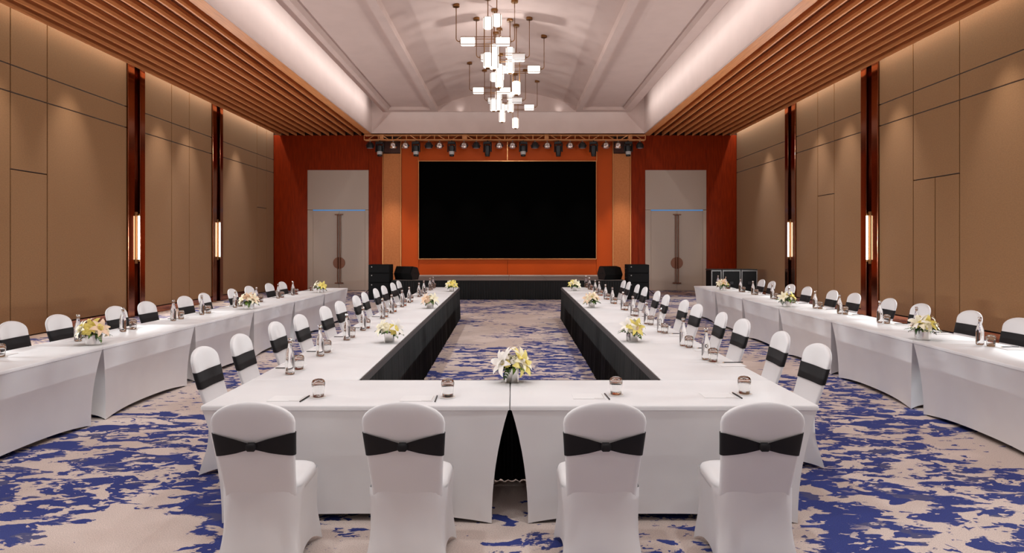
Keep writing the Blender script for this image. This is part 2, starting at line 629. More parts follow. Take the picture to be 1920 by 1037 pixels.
DZ, DH = 4.65, 3.11
doorsX = [(-7.88, -5.53), (5.14, 7.49)]
for (a, b_), d in zip(((XL, -4.98), (4.57, XR)), doorsX):
    x = a
    cuts = [a, (a + d[0]) / 2, d[0]]
    for i in range(2):
        bpanel(cuts[i], cuts[i + 1], 0, 6.0, M['veneer'], 'veneer_panel', g=.001)
    bpanel(d[0], (d[0] + d[1]) / 2, DZ, 6.0, M['veneer'], 'veneer_panel', g=.001)
    bpanel((d[0] + d[1]) / 2, d[1], DZ, 6.0, M['veneer'], 'veneer_panel', g=.001)
    bpanel(d[1], b_, 0, 6.0, M['veneer'], 'veneer_panel', g=.001)
for a, b_ in ((-4.98, -4.28), (3.89, 4.57)):
    bpanel(a, b_, 0, 5.29, M['tan'], 'tan_panel', YB + .0)
    bpanel(a, b_, 5.33, 6.0, M['slat_bed'], 'recess_panel', YB + .05, .02)
    for xx in (a, b_):
        MB().box(xx - .014, xx + .014, YB - .03, YB + .05, 0, 6.0).build('gold_strip', M['gold'], wb)
SX0, SX1, SZ0, SZ1 = -3.58, 3.23, 1.24, 4.98
SM = (SX0 + SX1) / 2
bpanel(-4.266, SX0 - .02, 0, 6.0, M['leather'], 'leather_panel')
bpanel(SX1 + .02, 3.876, 0, 6.0, M['leather'], 'leather_panel')
for a, b_ in ((SX0 - .02, SM), (SM, SX1 + .02)):
    bpanel(a, b_, SZ1 + .02, 6.0, M['leather'], 'leather_panel')
    bpanel(a, b_, 0, SZ0 - .02, M['leather'], 'leather_panel')
MB().box(SM - .012, SM + .012, YB - .012, YB, SZ1 + .06, 5.9).build('gold_strip', M['gold'], wb)
for xx in (SX0 - .035, SX1 + .035):
    MB().box(xx - .010, xx + .010, YB - .012, YB, SZ1 + .0, 5.9).build('gold_strip', M['gold'], wb)

scr = thing('led_screen', 'large black LED video wall with thin gold frame above the stage', 'screen', (0, 0, 0))
MB().box(SX0, SX1, YB - .045, YB + .05, SZ0, SZ1).build('display', M['screen'], scr)
for a, b_, c, d in ((SX0 - .03, SX1 + .03, SZ1, SZ1 + .035), (SX0 - .03, SX1 + .03, SZ0 - .035, SZ0),
                    (SX0 - .03, SX0, SZ0, SZ1), (SX1, SX1 + .03, SZ0, SZ1)):
    MB().bbox(a, b_, YB - .055, YB + .04, c, d, .004).build('frame_bar', M['gold'], scr)

# double doors
for di, (a, b_) in enumerate(doorsX):
    d = tag(link('door_%d' % (di + 1), None, None, (0, 0, 0)), kind='structure')
    Y0 = YB - .015
    MB().bbox(a, b_, Y0, Y0 + .07, DH + .012, DZ, .004).build('overpanel', M['doorwhite'], d)
    MB().bbox(a, a + .21, Y0, Y0 + .07, 0, DH, .004).build('door_jamb', M['doorwhite'], d)
    MB().bbox(b_ - .13, b_, Y0, Y0 + .07, 0, DH, .004).build('door_jamb', M['doorwhite'], d)
    MB().box(a + .21, b_ - .13, Y0 - .004, Y0 + .05, DH - .025, DH + .012).build('light_strip', M['blue_led'], d)
    mid = (a + b_) / 2 + .04
    for s in (-1, 1):
        x0, x1 = sorted((mid + s * .003, (a + .213) if s < 0 else (b_ - .133)))
        lf = MB().bbox(x0, x1, Y0 + .012, Y0 + .06, .012, DH - .028, .004).build('door_leaf', M['doorwhite'], d)
        hx = mid + s * .05
        MB().tube([(hx, Y0 - .05, .29), (hx, Y0 - .05, 2.94)], .017, 8).build('handle_bar', M['bronze'], lf, 40)
        for z in (.30, 2.93):
            MB().bbox(*sorted((mid + s * .006, mid + s * .15)), Y0 - .07, Y0 + .012, z - .018, z + .018, .004).build(
                'handle_bracket', M['bronze'], lf)
        pts = [(mid + s * (.006 + .225 * math.sin(t)), .225 * math.cos(t)) for t in [PI * k / 18 for k in range(19)]]
        pts = [(mid + s * .006, -.225)] + pts[::-1][1:-1] + [(mid + s * .006, .225)]
        rings = [[(x, y, 1.07 + z) for x, z in pts] for y in (Y0 - .012, Y0 + .012)]
        MB().loft(rings, True, True, s > 0).build('handle_disc', M['bronze'], lf)

# ------------------------------------------------------------------ pleated fabric
def pleats(path, z0, z1, name, parent, pitch=.055, a_top=.006, a_bot=.020, seed=1, m=None):
    """hanging pleated cloth along a horizontal polyline (left side of travel is the outside)"""
    rnd = random.Random(seed)
    pts, nor = [], []
    for i in range(len(path) - 1):
        a, b_ = Vector(path[i]), Vector(path[i + 1])
        L = (b_ - a).length
        n = max(2, int(L / (pitch / 4)))
        t = (b_ - a).normalized()
        nn = Vector((-t.y, t.x))
        for k in range(n + (1 if i == len(path) - 2 else 0)):
            pts.append(a + t * (L * k / n))
            nor.append(nn)
    rows = 5
    ph, jit = 0.0, []
    for k in range(len(pts)):
        ph += (PI / 2) * rnd.uniform(.75, 1.25)
        jit.append((math.sin(ph), rnd.uniform(.7, 1.2), rnd.uniform(-.004, .004)))
    vs = []
    for r in range(rows):
        t = r / (rows - 1)
        for p, n_, (s, amp, dj) in zip(pts, nor, jit):
            off = (a_top + (a_bot - a_top) * t) * s * amp + .012 * t + .008
            vs.append((p.x + n_.x * off, p.y + n_.y * off, z1 + (z0 - z1) * t + (dj if r == rows - 1 else 0)))
    n = len(pts)
    fs = [(r * n + k, (r + 1) * n + k, (r + 1) * n + k + 1, r * n + k + 1) for r in range(rows - 1) for k in range(n - 1)]
    return MB().add(vs, fs).build(name, m or M['skirting'], parent, True)


def band(path, z0, z1, name, parent, m, off=.012, th=.008):
    mb = MB()
    for i in range(len(path) - 1):
        a, b_ = Vector(path[i]), Vector(path[i + 1])
        t = (b_ - a).normalized()
        nn = Vector((-t.y, t.x))
        q = [a + nn * off, b_ + nn * off, b_ + nn * (off + th), a + nn * (off + th)]
        mb.add([(p.x, p.y, z) for z in (z0, z1) for p in q],
               [(3, 2, 1, 0), (4, 5, 6, 7), (0, 1, 5, 4), (1, 2, 6, 5), (2, 3, 7, 6), (3, 0, 4, 7)])
    return mb.build(name, m, parent)


# ------------------------------------------------------------------ stage
ZST = .616
stage = thing('stage', 'low stage with grey carpeted decks and black pleated skirt below the screen', 'stage', (0, 0, 0))
sx0, sx1, sy0, sy1 = -3.86, 3.64, 21.2, 25.38
ncol, nrow = 6, 2
for i in range(ncol):
    for j in range(nrow):
        a, b_ = sx0 + (sx1 - sx0) * i / ncol, sx0 + (sx1 - sx0) * (i + 1) / ncol
        c, d = sy0 + (sy1 - sy0) * j / nrow, sy0 + (sy1 - sy0) * (j + 1) / nrow
        MB().bbox(a + .006, b_ - .006, c + .006, d - .006, ZST - .06, ZST, .006).build('deck_panel', M['stage'], stage)
MB().box(sx0 + .1, sx1 - .1, sy0 + .1, sy1, 0, ZST - .06).build('platform_frame', M['darkmetal'], stage)
pth = [(sx1, sy1), (sx1, sy0), (sx0, sy0), (sx0, sy1)]
pleats(pth, .006, ZST - .012, 'stage_skirt', stage, .08, .008, .022, 4)
band(pth, ZST - .05, ZST + .002, 'skirt_band', stage, M['skirting'], .004, .006)

# loudspeakers beside the stage -----------------------------------------------------
def cabinet(h, rows, wd=.69, dp=.6):
    def make():
        t = thing('loudspeaker', '', 'loudspeaker')
        MB().bbox(-wd / 2, wd / 2, -dp / 2, dp / 2, 0, h, .012).build('cabinet', M['blacks'], t)
        MB().bbox(-wd / 2 + .02, wd / 2 - .02, -dp / 2 - .014, -dp / 2 + .01, .02, h - .02, .006).build(
            'grille', M['grille'], t)
        for k in range(rows):
            z = h * (k + .5) / rows
            MB().tube([(-wd / 2 - .006, -.06, z), (-wd / 2 - .006, .06, z)], .012, 6).build('side_handle', M['darkmetal'], t)
        MB().lathe([(.018, 0), (.018, .006)], 10).xf(Matrix.Translation((-wd / 2 + .11, -dp / 2 - .013, h - .07)) @
                   Matrix.Rotation(PI / 2, 4, 'X')).build('badge', M['greyplastic'], t)
        return t
    return make


top_box, mid_box, sub_box = Stamp(cabinet(.275, 1)), Stamp(cabinet(.30, 1)), Stamp(cabinet(.545, 1))
for side, x in (('left', -4.265), ('right', 4.06)):
    y = 21.52
    sub_box('black subwoofer at the bottom of the loudspeaker stack %s of the stage' % side, (x, y, 0), 0, 'stage loudspeakers')
    mid_box('black loudspeaker in the middle of the stack %s of the stage' % side, (x, y, .546), 0, 'stage loudspeakers')
    top_box('black loudspeaker with round badge topmost of the stack %s of the stage' % side, (x, y, .847), 0, 'stage loudspeakers')


def wedge():
    t = thing('stage_monitor', '', 'loudspeaker')
    prof = [(-.20, 0), (.16, 0), (.25, .17), (.12, .40), (-.14, .44), (-.29, .20)]
    rings = [[(x, y, z) for y, z in prof] for x in (-.34, .30)]
    MB().loft(rings, True).build('cabinet', M['blacks'], t)
    ring2 = [[(x, (y - .0) * .97, z * .97 + .006) for y, z in prof] for x in (.30, .315)]
    MB().loft(ring2, True).build('side_panel', M['darkmetal'], t)
    mb = MB().box(-.31, .27, -.008, .008, -.13, .13)
    mb.xf(Matrix.Translation((0, -.222, .325)) @ Matrix.Rotation(math.radians(-32), 4, 'X')).build('grille', M['grille'], t)
    MB().tube([(.318, -.07, .20), (.33, -.03, .23), (.33, .05, .23), (.318, .09, .20)], .012, 6).build('handle', M['darkmetal'], t)
    return t


mon = Stamp(wedge)
a = mon('black wedge stage monitor at the left front corner of the stage', (-3.44, 21.78, ZST + .002), math.radians(-24), 'stage monitors')
b = mon('black wedge stage monitor at the right front corner of the stage', (3.22, 21.78, ZST + .002), math.radians(204), 'stage monitors')

# cables beside the stacks
for side, sg, x in (('left', -1, -4.62), ('right', 1, 4.42)):
    pts = [(x + sg * (.02 + .5 * t), 21.45 - .15 * math.sin(t * 3), .30 * (1 - t) ** 2 + .012) for t in [k / 10 for k in range(11)]]
    tag(MB().tube(pts, .012, 6).build('speaker_cable', M['cable'], None, True),
        'black cable running from the loudspeaker stack %s of the stage' % side, 'cable', 'speaker cables')

# flight cases by the right wall
case_y = 22.3
for k, (a, b_) in enumerate(((6.72, 7.07), (7.10, 7.71), (7.74, 8.28))):
    t = thing('flight_case', ['narrow black flight case next to the white door right of the stage',
                              'wide black flight case in the middle of the three cases',
                              'black flight case nearest to the right fabric wall'][k], 'flight case',
              ((a + b_) / 2, case_y, 0), 0, 'flight cases right of the stage')
    hw = (b_ - a) / 2
    MB().bbox(-hw + .012, hw - .012, .012, .66, .012, .88, .006).build('body', M['blacks'], t)
    for z in (.0, .868):
        MB().bbox(-hw, hw, 0, .03, z, z + .045, .004).build('edge_trim', M['alu'], t)
    for s in (-1, 1):
        MB().bbox(*sorted((s * hw, s * (hw - .035))), 0, .03, .045, .868, .004).build('edge_trim', M['alu'], t)
    MB().bbox(-hw, hw, 0, .67, .895, .937, .006).build('lid', M['darkmetal'], t)
    MB().bbox(-.06, .06, -.012, .012, .42, .52, .004).build('latch', M['darkmetal'], t)

# ------------------------------------------------------------------ truss and stage lights
TY, TZ0, TZ1 = 25.02, 5.745, 5.925
tr = thing('lighting_truss', 'bronze lattice lighting truss spanning the wall above the screen', 'truss', (0, 0, 0))
tx0, tx1 = (683 - 960) * TY / F, (1210 - 960) * TY / F
for y in (TY, TY + .22):
    for z in (TZ0, TZ1):
        MB().tube([(tx0, y, z), (tx1, y, z)], .026, 8).build('chord', M['truss'], tr, 50)
nb = 20
for k in range(nb + 1):
    x = tx0 + (tx1 - tx0) * k / nb
    MB().tube([(x, TY, TZ0), (x, TY, TZ1)], .020, 6).build('upright', M['truss'], tr, 50)
    if k < nb:
        x2 = tx0 + (tx1 - tx0) * (k + 1) / nb
        za, zb = (TZ0, TZ1) if k % 2 == 0 else (TZ1, TZ0)
        MB().tube([(x + .12, TY, za), (x2 - .12, TY, zb)], .016, 6).build('brace', M['truss'], tr, 50)
        MB().tube([(x, TY, TZ0), (x2, TY + .22, TZ0)], .010, 6).build('cross_brace', M['truss'], tr, 50)
for x in (715, 872, 1025, 1182):
    X = (x - 960) * TY / F
    MB().bbox(X - .08, X + .08, TY + .02, TY + .2, TZ0 + .01, ZS - .001, .01).build('hanger', M['truss'], tr)


def par(shell):
    def make():
        t = thing('par_can', '', 'stage light')
        MB().tube([(0, 0, 0), (0, 0, -.06)], .014, 6).build('clamp', M['alu'], t)
        pts = [(.14 * math.sin(a_), 0, -.06 - .11 * (1 - math.cos(a_))) for a_ in [(-PI / 2 + PI * k / 10) for k in range(11)]]
        MB().tube(pts, .008, 6).build('yoke', M['darkmetal'], t)
        prof = [(.03, 0), (.075, -.012), (.115, -.06), (.132, -.13), (.140, -.165), (.135, -.215), (.118, -.22)]
        MB().lathe(prof, 18).xf(Matrix.Translation((0, 0, -.075))).build('shell', shell, t, 50)
        MB().lathe([(.115, -.219), (.06, -.235), (.001, -.24)], 18).xf(Matrix.Translation((0, 0, -.075))).build('lens', M['lens'], t, 50)
        for s in (-1, 1):
            MB().lathe([(.03, 0), (.03, .03)], 8).xf(Matrix.Translation((s * .135, 0, -.2)) @ Matrix.Rotation(s * PI / 2, 4, 'Y')).build('knob', M['darkmetal'], t)
        return t
    return make


def mover(body):
    def make():
        t = thing('moving_head', '', 'stage light')
        MB().tube([(0, 0, 0), (0, 0, -.05)], .02, 6).build('clamp', M['darkmetal'], t)
        MB().bbox(-.14, .14, -.1, .1, -.15, -.045, .02).build('base', M['darkmetal'], t)
        for s in (-1, 1):
            MB().bbox(*sorted((s * .13, s * .165)), -.05, .05, -.44, -.13, .015).build('yoke_arm', M['darkmetal'], t)
        MB().lathe([(.07, -.18), (.115, -.21), (.12, -.33), (.10, -.45)], 16).build('head', M['darkmetal'], t, 40)
        MB().lathe([(.104, -.36), (.106, -.40), (.10, -.53), (.085, -.54)], 16).build('head_cover', body, t, 40)
        MB().lathe([(.09, -.53), (.09, -.60), (.06, -.605)], 16).build('front_lens', M['darkmetal'], t, 40)
        return t
    return make


parS, parD = Stamp(par(M['par'])), Stamp(par(M['darkmetal']))
movG, movD = Stamp(mover(M['greyplastic'])), Stamp(mover(M['darkmetal']))
seq = [(694, 'd'), (712, 'g'), (737, 's'), (760, 's'), (780, 'g'), (804, 'd'), (824, 's'), (847, 'g'), (870, 's'),
       (893, 'd'), (914, 'm'), (936, 's'), (961, 's'), (981, 'g'), (1003, 'd'), (1026, 's'), (1047, 'm'), (1069, 's'),
       (1092, 'd'), (1113, 'm'), (1136, 's'), (1159, 's'), (1178, 'g'), (1200, 'd')]
cnt = {'d': 0, 'g': 0, 's': 0, 'm': 0}
nm = {'d': (parD, 'black par can hanging from the truss, %s black one from the left'),
      's': (parS, 'polished silver par can hanging from the truss, %s silver one from the left'),
      'g': (movG, 'moving head light with grey barrel on the truss, %s grey one from the left'),
      'm': (movD, 'all-black moving head light on the truss, %s all-black one from the left')}
for x, k in seq:
    X = (x - 960) * TY / F
    st, lab = nm[k]
    st(lab % ORD[cnt[k]], (X, TY, TZ0 - .028), random.Random(x).uniform(-.5, .5), 'stage lights on the truss')
    cnt[k] += 1

# ------------------------------------------------------------------ pendant lights under the vault
def vz(x):
    return 6.85 + .55 * (1 - ((x - CX) / 2.55) ** 2)


def canopy(mb, x, y):
    z = vz(x)
    mb.lathe([(.075, -.06), (.08, -.055), (.08, 0.0), (.07, .03)], 14, (x, y, z))


def shade(p0, p1, r, parent, m, horizontal):
    """ribbed glass cylinder from p0 to p1"""
    p0, p1 = Vector(p0), Vector(p1)
    L = (p1 - p0).length
    n = 16
    prof = [(r * .80, 0), (r * .97, .012), (r, .03), (r, L - .03), (r * .97, L - .012), (r * .80, L)]
    q = (p1 - p0).to_track_quat('Z', 'Y').to_matrix().to_4x4()
    o = MB().lathe(prof, n).xf(Matrix.Translation(p0) @ q).build('glass_shade', m, parent, 50)
    MB().lathe([(.03, -.03), (.05, -.022), (.05, -.004), (.02, 0)], 12).xf(Matrix.Translation(p0) @ q).build('end_cap', M['brass'], o, 50)
    return o


def h_pendant(label, xa, xb, y, z, ra, lit, group):
    t = thing('pendant_light', label, 'pendant light', ((xa + xb) / 2, y, vz((xa + xb) / 2)), 0, group)
    T = Matrix.Translation((-(xa + xb) / 2, -y, -vz((xa + xb) / 2)))
    for x, s in ((xa, 1), (xb, -1)):
        mb = MB()
        canopy(mb, x, y)
        mb.xf(T).build('canopy', M['brass'], t, 40)
        arc = [(x + s * (.07 - .07 * math.cos(a_)), y, z + .07 - .07 * math.sin(a_)) for a_ in [PI / 2 * k / 5 for k in range(6)]]
        MB().tube([(x, y, vz(x))] + arc + [(x + s * .10, y, z)], .011, 6).xf(T).build('hanging_rod', M['brass'], t, 40)
        p0, p1 = Vector((x + s * .11, y, z)), Vector((x + s * .43, y, z))
        shade(T @ p0, T @ p1, ra, t, lit, True)
    for k in range(4):
        a_ = PI / 4 + PI / 2 * k
        yy, zz = y + math.cos(a_) * (ra + .012), z + math.sin(a_) * (ra + .012)
        MB().tube([(xa + .11, yy, zz), (xb - .11, yy, zz)], .0085, 5).xf(T).build('cage_rod', M['brass'], t)
    return t


def v_pendant(label, x, y, zt, zb, ra, kinds, group):
    t = thing('pendant_light', label, 'pendant light', (x, y, vz(x)), 0, group)
    T = Matrix.Translation((-x, -y, -vz(x)))
    mb = MB()
    canopy(mb, x, y)
    mb.xf(T).build('canopy', M['brass'], t, 40)
    MB().tube([(x, y, vz(x)), (x, y, zt)], .011, 6).xf(T).build('hanging_rod', M['brass'], t, 40)
    if 't' in kinds:
        shade(T @ Vector((x, y, zt)), T @ Vector((x, y, zt - .25)), ra, t, M['lampglass'], False)
    if 'b' in kinds:
        shade(T @ Vector((x, y, zb)), T @ Vector((x, y, zb + .33)), ra, t, M['lampglass'], False)
    for k in range(4):
        a_ = PI / 4 + PI / 2 * k
        xx, yy = x + math.cos(a_) * (ra + .012), y + math.sin(a_) * (ra + .012)
        MB().tube([(xx, yy, zt - .01), (xx, yy, zb + .01)], .0085, 5).xf(T).build('cage_rod', M['brass'], t)
    return t


for ci, (dy, nmc) in enumerate(((0.0, 'nearer'), (4.8, 'farther'))):
    g = 'pendants of the %s chandelier cluster' % nmc
    H = [(-1.29, .06, 15.27, 6.44, 'lit horizontal pendant with two glass drums, nearest of the %s cluster'),
         (-.88, .43, 16.35, 6.38, 'dim horizontal pendant with two clear drums in the %s cluster'),
         (-.43, .85, 17.55, 6.41, 'lit horizontal pendant with two glass drums, rearmost of the %s cluster')]
    for k, (xa, xb, y, z, lab) in enumerate(H):
        h_pendant(lab % nmc, xa, xb, y + dy, z, .105, M['dimglass'] if k == 1 else M['lampglass'], g)
    V = [(-.55, 15.07, 6.92, 5.78, 'tb', 'tall vertical pendant lit at both ends, leftmost of the %s cluster'),
         (-.34, 14.75, 6.88, 6.40, 't', 'short vertical pendant hanging foremost in the %s cluster'),
         (-.42, 15.85, 6.55, 5.95, 'tb', 'vertical pendant with two drums left of centre in the %s cluster'),
         (-.05, 16.55, 6.68, 6.05, 'tb', 'vertical pendant with two drums at the centre of the %s cluster'),
         (.11, 16.95, 6.68, 5.60, 'b', 'tall vertical pendant lit at its foot only in the %s cluster'),
         (-.33, 17.25, 6.45, 5.86, 'tb', 'rear vertical pendant with two drums in the %s cluster')]
    for x, y, zt, zb, kinds, lab in V:
        v_pendant(lab % nmc, x, y + dy, zt, zb, .105, kinds, g)

# ------------------------------------------------------------------ wall sconces on the copper columns
def sconce():
    t = thing('wall_sconce', '', 'wall lamp')
    MB().bbox(0, .085, -.05, .05, -.08, 1.18, .004).build('back_plate', M['plate'], t)
    MB().tube([(.14, 0, .02), (.14, 0, 1.08)], .022, 12).build('light_tube', M['tube_light'], t, 40)
    for z in (-.005, 1.105):
        MB().tube([(.14, 0, z - .025), (.14, 0, z + .025)], .025, 12).build('tube_cap', M['brass'], t, 40)
        MB().tube([(.08, 0, z), (.14, 0, z)], .010, 6).build('arm', M['brass'], t)
    return t


sc = Stamp(sconce)
for lab, x, y, r in (('vertical tube sconce on the nearer copper column of the left wall', XL - .05, 16.13, 0),
                     ('vertical tube sconce on the farther copper column of the left wall', XL - .05, 20.59, 0),
                     ('vertical tube sconce on the nearer copper column of the right wall', XR + .05, 15.96, PI),
                     ('vertical tube sconce on the farther copper column of the right wall', XR + .05, 20.51, PI)):
    sc(lab, (x, y, 1.37), r, 'tube sconces')

# ------------------------------------------------------------------ banquet tables
ZT = .74


def sup(t, ex):
    c, s_ = math.cos(t), math.sin(t)
    return math.copysign(abs(c) ** ex, c), math.copysign(abs(s_) ** ex, s_)


def table_maker(L, W, inx=.11, iny=.05, arch=.045):
    def make():
        t = thing('banquet_table', '', 'table')
        hx, hy = L / 2 - .0015, W / 2 - .0015
        # cloth-covered top with rolled edge
        rings = []
        for ins, z in ((.012, ZT - .035), (.0, ZT - .028), (.0, ZT - .012), (.002, ZT - .003), (.006, ZT)):
            a, b_ = hx - ins, hy - ins
            c = .008
            rings.append([(a - c, -b_, z), (a, -b_ + c, z), (a, b_ - c, z), (a - c, b_, z),
                          (-a + c, b_, z), (-a, b_ - c, z), (-a, -b_ + c, z), (-a + c, -b_, z)])
        MB().loft(rings, True).build('table_top', M['cloth'], t, 50)
        # stretch skirt to the four feet
        top, bot, arc, cor = [], [], [], []
        cs = [(-1, -1), (1, -1), (1, 1), (-1, 1)]
        n = 16
        for i in range(4):
            p, q = cs[i], cs[(i + 1) % 4]
            for k in range(n):
                s_ = k / n
                e = .5 - .5 * math.cos(PI * s_)
                e = .5 * e + .5 * s_
                u = (p[0] + (q[0] - p[0]) * e, p[1] + (q[1] - p[1]) * e)
                top.append((u[0] * (hx - .006), u[1] * (hy - .006)))
                bulge = (1 - abs(2 * e - 1) ** 2)
                long_ = i % 2 == 0
                bx, by = u[0] * (hx - inx), u[1] * (hy - iny)
                if long_:
                    by -= u[1] * .035 * bulge
                else:
                    bx -= u[0] * .05 * bulge
                bot.append((bx, by))
                arc.append(arch * (1 - abs(2 * e - 1) ** 3) + .004)
        rows = 9
        rings = []
        for r in range(rows):
            v = r / (rows - 1)
            m_ = 1 - (1 - v) ** 2.1
            rings.append([(a[0] + (b_[0] - a[0]) * m_, a[1] + (b_[1] - a[1]) * m_, (ZT - .02) * (1 - v) + z * v)
                          for a, b_, z in zip(top, bot, arc)])
        MB().loft(rings, False, True, True).build('stretch_cover', M['cloth'], t, 50)
        for sx in (-1, 1):
            for sy in (-1, 1):
                x, y = sx * (hx - inx - .03), sy * (hy - iny - .03)
                MB().tube([(x, y, 0), (x, y, ZT - .04)], .016, 8).build('leg', M['darkmetal'], t)
        return t
    return make


front_table = Stamp(table_maker(1.885, .775))
gT = 'banquet tables in stretch covers'
front_table('white covered banquet table at the front, left of the centre gap', ((-1.90 - .012) / 2, 4.023 + .3875, 0), 0, gT)
front_table('white covered banquet table at the front, right of the centre gap', ((1.872 - .012) / 2, 4.023 + .3875, 0), 0, gT)

rows_def = {
    'la': dict(a=(-1.115, 4.805), b=(-1.255, 15.67), w=.785, n=6, side=-1, nm='left inner table arm'),
    'ra': dict(a=(1.086, 4.805), b=(1.18, 15.67), w=.785, n=6, side=1, nm='right inner table arm'),
    'lo': dict(a=(-3.98, 4.60), b=(-3.82, 15.42), w=.745, n=6, side=-1, nm='outer left table row'),
    'ro': dict(a=(4.065, 4.95), b=(4.46, 16.22), w=.745, n=6, side=1, nm='outer right table row'),
}
for key, r in rows_def.items():
    a, b_ = Vector(r['a']), Vector(r['b'])
    u = (b_ - a).normalized()
    wv = Vector((u.y, -u.x)) * r['side']
    pitch = (b_ - a).length / r['n']
    stp = Stamp(table_maker(pitch, r['w']))
    r['u'], r['wv'] = u, wv
    for k in range(r['n']):
        c = a + u * pitch * (k + .5) + wv * (r['w'] / 2)
        stp('white covered banquet table, %s from the camera in the %s' % (ORD[k], r['nm']), (c.x, c.y, 0),
            math.atan2(u.y, u.x), gT)


def rowx(key, y, off):
    """x on a row at depth y, off metres from its aisle edge outwards"""
    r = rows_def[key]
    a, b_ = r['a'], r['b']
    return a[0] + (b_[0] - a[0]) * (y - a[1]) / (b_[1] - a[1]) + r['side'] * off


# black pleated skirting on the aisle side of the U
la, ra = rows_def['la'], rows_def['ra']
for lab, path, seed in (
        ('black pleated skirting along the aisle side of the left inner table arm',
         [(la['b'][0] - .78, la['b'][1]), la['b'], (la['a'][0], la['a'][1] + .03)], 11),
        ('black pleated skirting along the aisle side of the right inner table arm',
         [(ra['a'][0], ra['a'][1] + .03), ra['b'], (ra['b'][0] + .78, ra['b'][1])], 12),
        ('black pleated skirting along the aisle side of the two front tables',
         [(-1.09, 4.80), (1.06, 4.80)], 13)):
    t = thing('table_skirting', lab, 'skirting', (0, 0, 0), 0, 'black table skirtings')
    pleats(path, .006, ZT - .03, 'pleated_cloth', t, .055, .006, .022, seed)
    band(path, ZT - .055, ZT - .003, 'top_band', t, M['skirt_band'], .004, .016)


# ------------------------------------------------------------------ banquet chairs
def back_w(z):
    if z <= .815:
        t = max(0.0, (z - .44) / .375)
        return .186 + .026 * t ** 1.2
    t = min(1, (z - .815) / .115)
    return .212 * math.sqrt(max(0, 1 - t * t)) + .0005


def back_y(z):
    return -.205 - .14 * ((z - .44) / .49) - .012 * math.sin(PI * min(1, max(0, (z - .44) / .49)))


def back_ring(z, off=0.0, n=28, th=.048):
    t = max(0, (z - .86) / .07)
    h = th / 2 * math.sqrt(max(.02, 1 - min(1, t) ** 3)) + off
    w_ = back_w(z) + off
    return [(w_ * sup(2 * PI * k / n, .45)[0], back_y(z) + h * sup(2 * PI * k / n, .6)[1] -
             .018 * (1 - (w_ * sup(2 * PI * k / n, .45)[0] / .215) ** 2), z) for k in range(n)]


def chair():
    t = thing('banquet_chair', '', 'chair')
    zs = [.40, .44, .50, .56, .62, .68, .74, .78, .815, .842, .865, .885, .901, .914, .923, .9285, .93]
    MB().loft([back_ring(z) for z in zs], True).build('backrest', M['cloth'], t, 60)
    # seat cushion
    rings = []
    for ins, z in ((.02, .40), (.0, .415), (.0, .445), (.008, .462), (.03, .474), (.08, .479)):
        rings.append([((.208 - ins) * sup(2 * PI * k / 32, .38)[0], -.020 + (.195 - ins) * sup(2 * PI * k / 32, .38)[1], z)
                      for k in range(32)])
    MB().loft(rings, True).build('seat', M['cloth'], t, 60)
    # stretch skirt between seat and the four feet
    cs = [(-1, -1), (1, -1), (1, 1), (-1, 1)]
    top, bot, arc = [], [], []
    n = 14
    for i in range(4):
        p, q = cs[i], cs[(i + 1) % 4]
        for k in range(n):
            s_ = k / n
            e = .5 * (.5 - .5 * math.cos(PI * s_)) + .5 * s_
            u = (p[0] + (q[0] - p[0]) * e, p[1] + (q[1] - p[1]) * e)
            cr = .93 if k == 0 else (.975 if k in (1, n - 1) else 1.0)
            xs = .188 if u[1] < -.99 else .206 * cr
            top.append((u[0] * xs, -.020 + u[1] * .193 * cr - (.03 if u[1] < -.99 else 0) * (1 - abs(u[0]) ** 4)))
            g = 1 - abs(2 * e - 1) ** 2
            bx, by = u[0] * .218, u[1] * (.190 * (1 + u[1]) / 2 + .275 * (1 - u[1]) / 2)
            if i % 2 == 0:
                by -= u[1] * .045 * g
            else:
                bx -= u[0] * .035 * g
            bot.append((bx, by))
            arc.append(.055 * (1 - abs(2 * e - 1) ** 2.4) + .003)
    rings = []
    rows = 9
    for r in range(rows):
        v = r / (rows - 1)
        m_ = v ** 1.25
        ring = []
        for a, b_, z in zip(top, bot, arc):
            pin = 1 - .05 * math.sin(PI * v) ** 2
            ring.append((((a[0] + (b_[0] - a[0]) * m_) * pin), (a[1] + (b_[1] - a[1]) * m_) * pin, .44 * (1 - v) + z * v))
        rings.append(ring)
    MB().loft(rings, False, True, True).build('skirt', M['cloth'], t, 60)
    # sash: flat across the front, pinched to a knot at the back
    n = 48
    rings = [[], [], [], []]
    for k in range(n):
        for j in range(4):
            v = j / 3
            z = .70 + (.5 - v) * .125
            x, y, _ = back_ring(z, .004, n)[k]
            rear = 1.0 if sup(2 * PI * k / n, .6)[1] < -.2 else 0.0
            h = .0625
            if rear:
                q = min(1, abs(x) / .19)
                h = .013 + .0495 * q ** .8
            zz = .70 + (.5 - v) * 2 * h
            yy = back_ring(zz, .005, n)[k][1] - (.010 * (1 - min(1, abs(x) / .19)) if rear else 0)
            rings[j].append((back_ring(zz, .004, n)[k][0], yy, zz))
    sash = MB().loft(rings, False, True, True).build('sash', M['sash'], t, True)
    mb = MB().bbox(-.026, .026, -.016, .016, -.022, .022, .010)
    mb.xf(Matrix.Translation((0, back_y(.70) - .062, .70))).build('knot', M['sash'], sash, True)
    return t


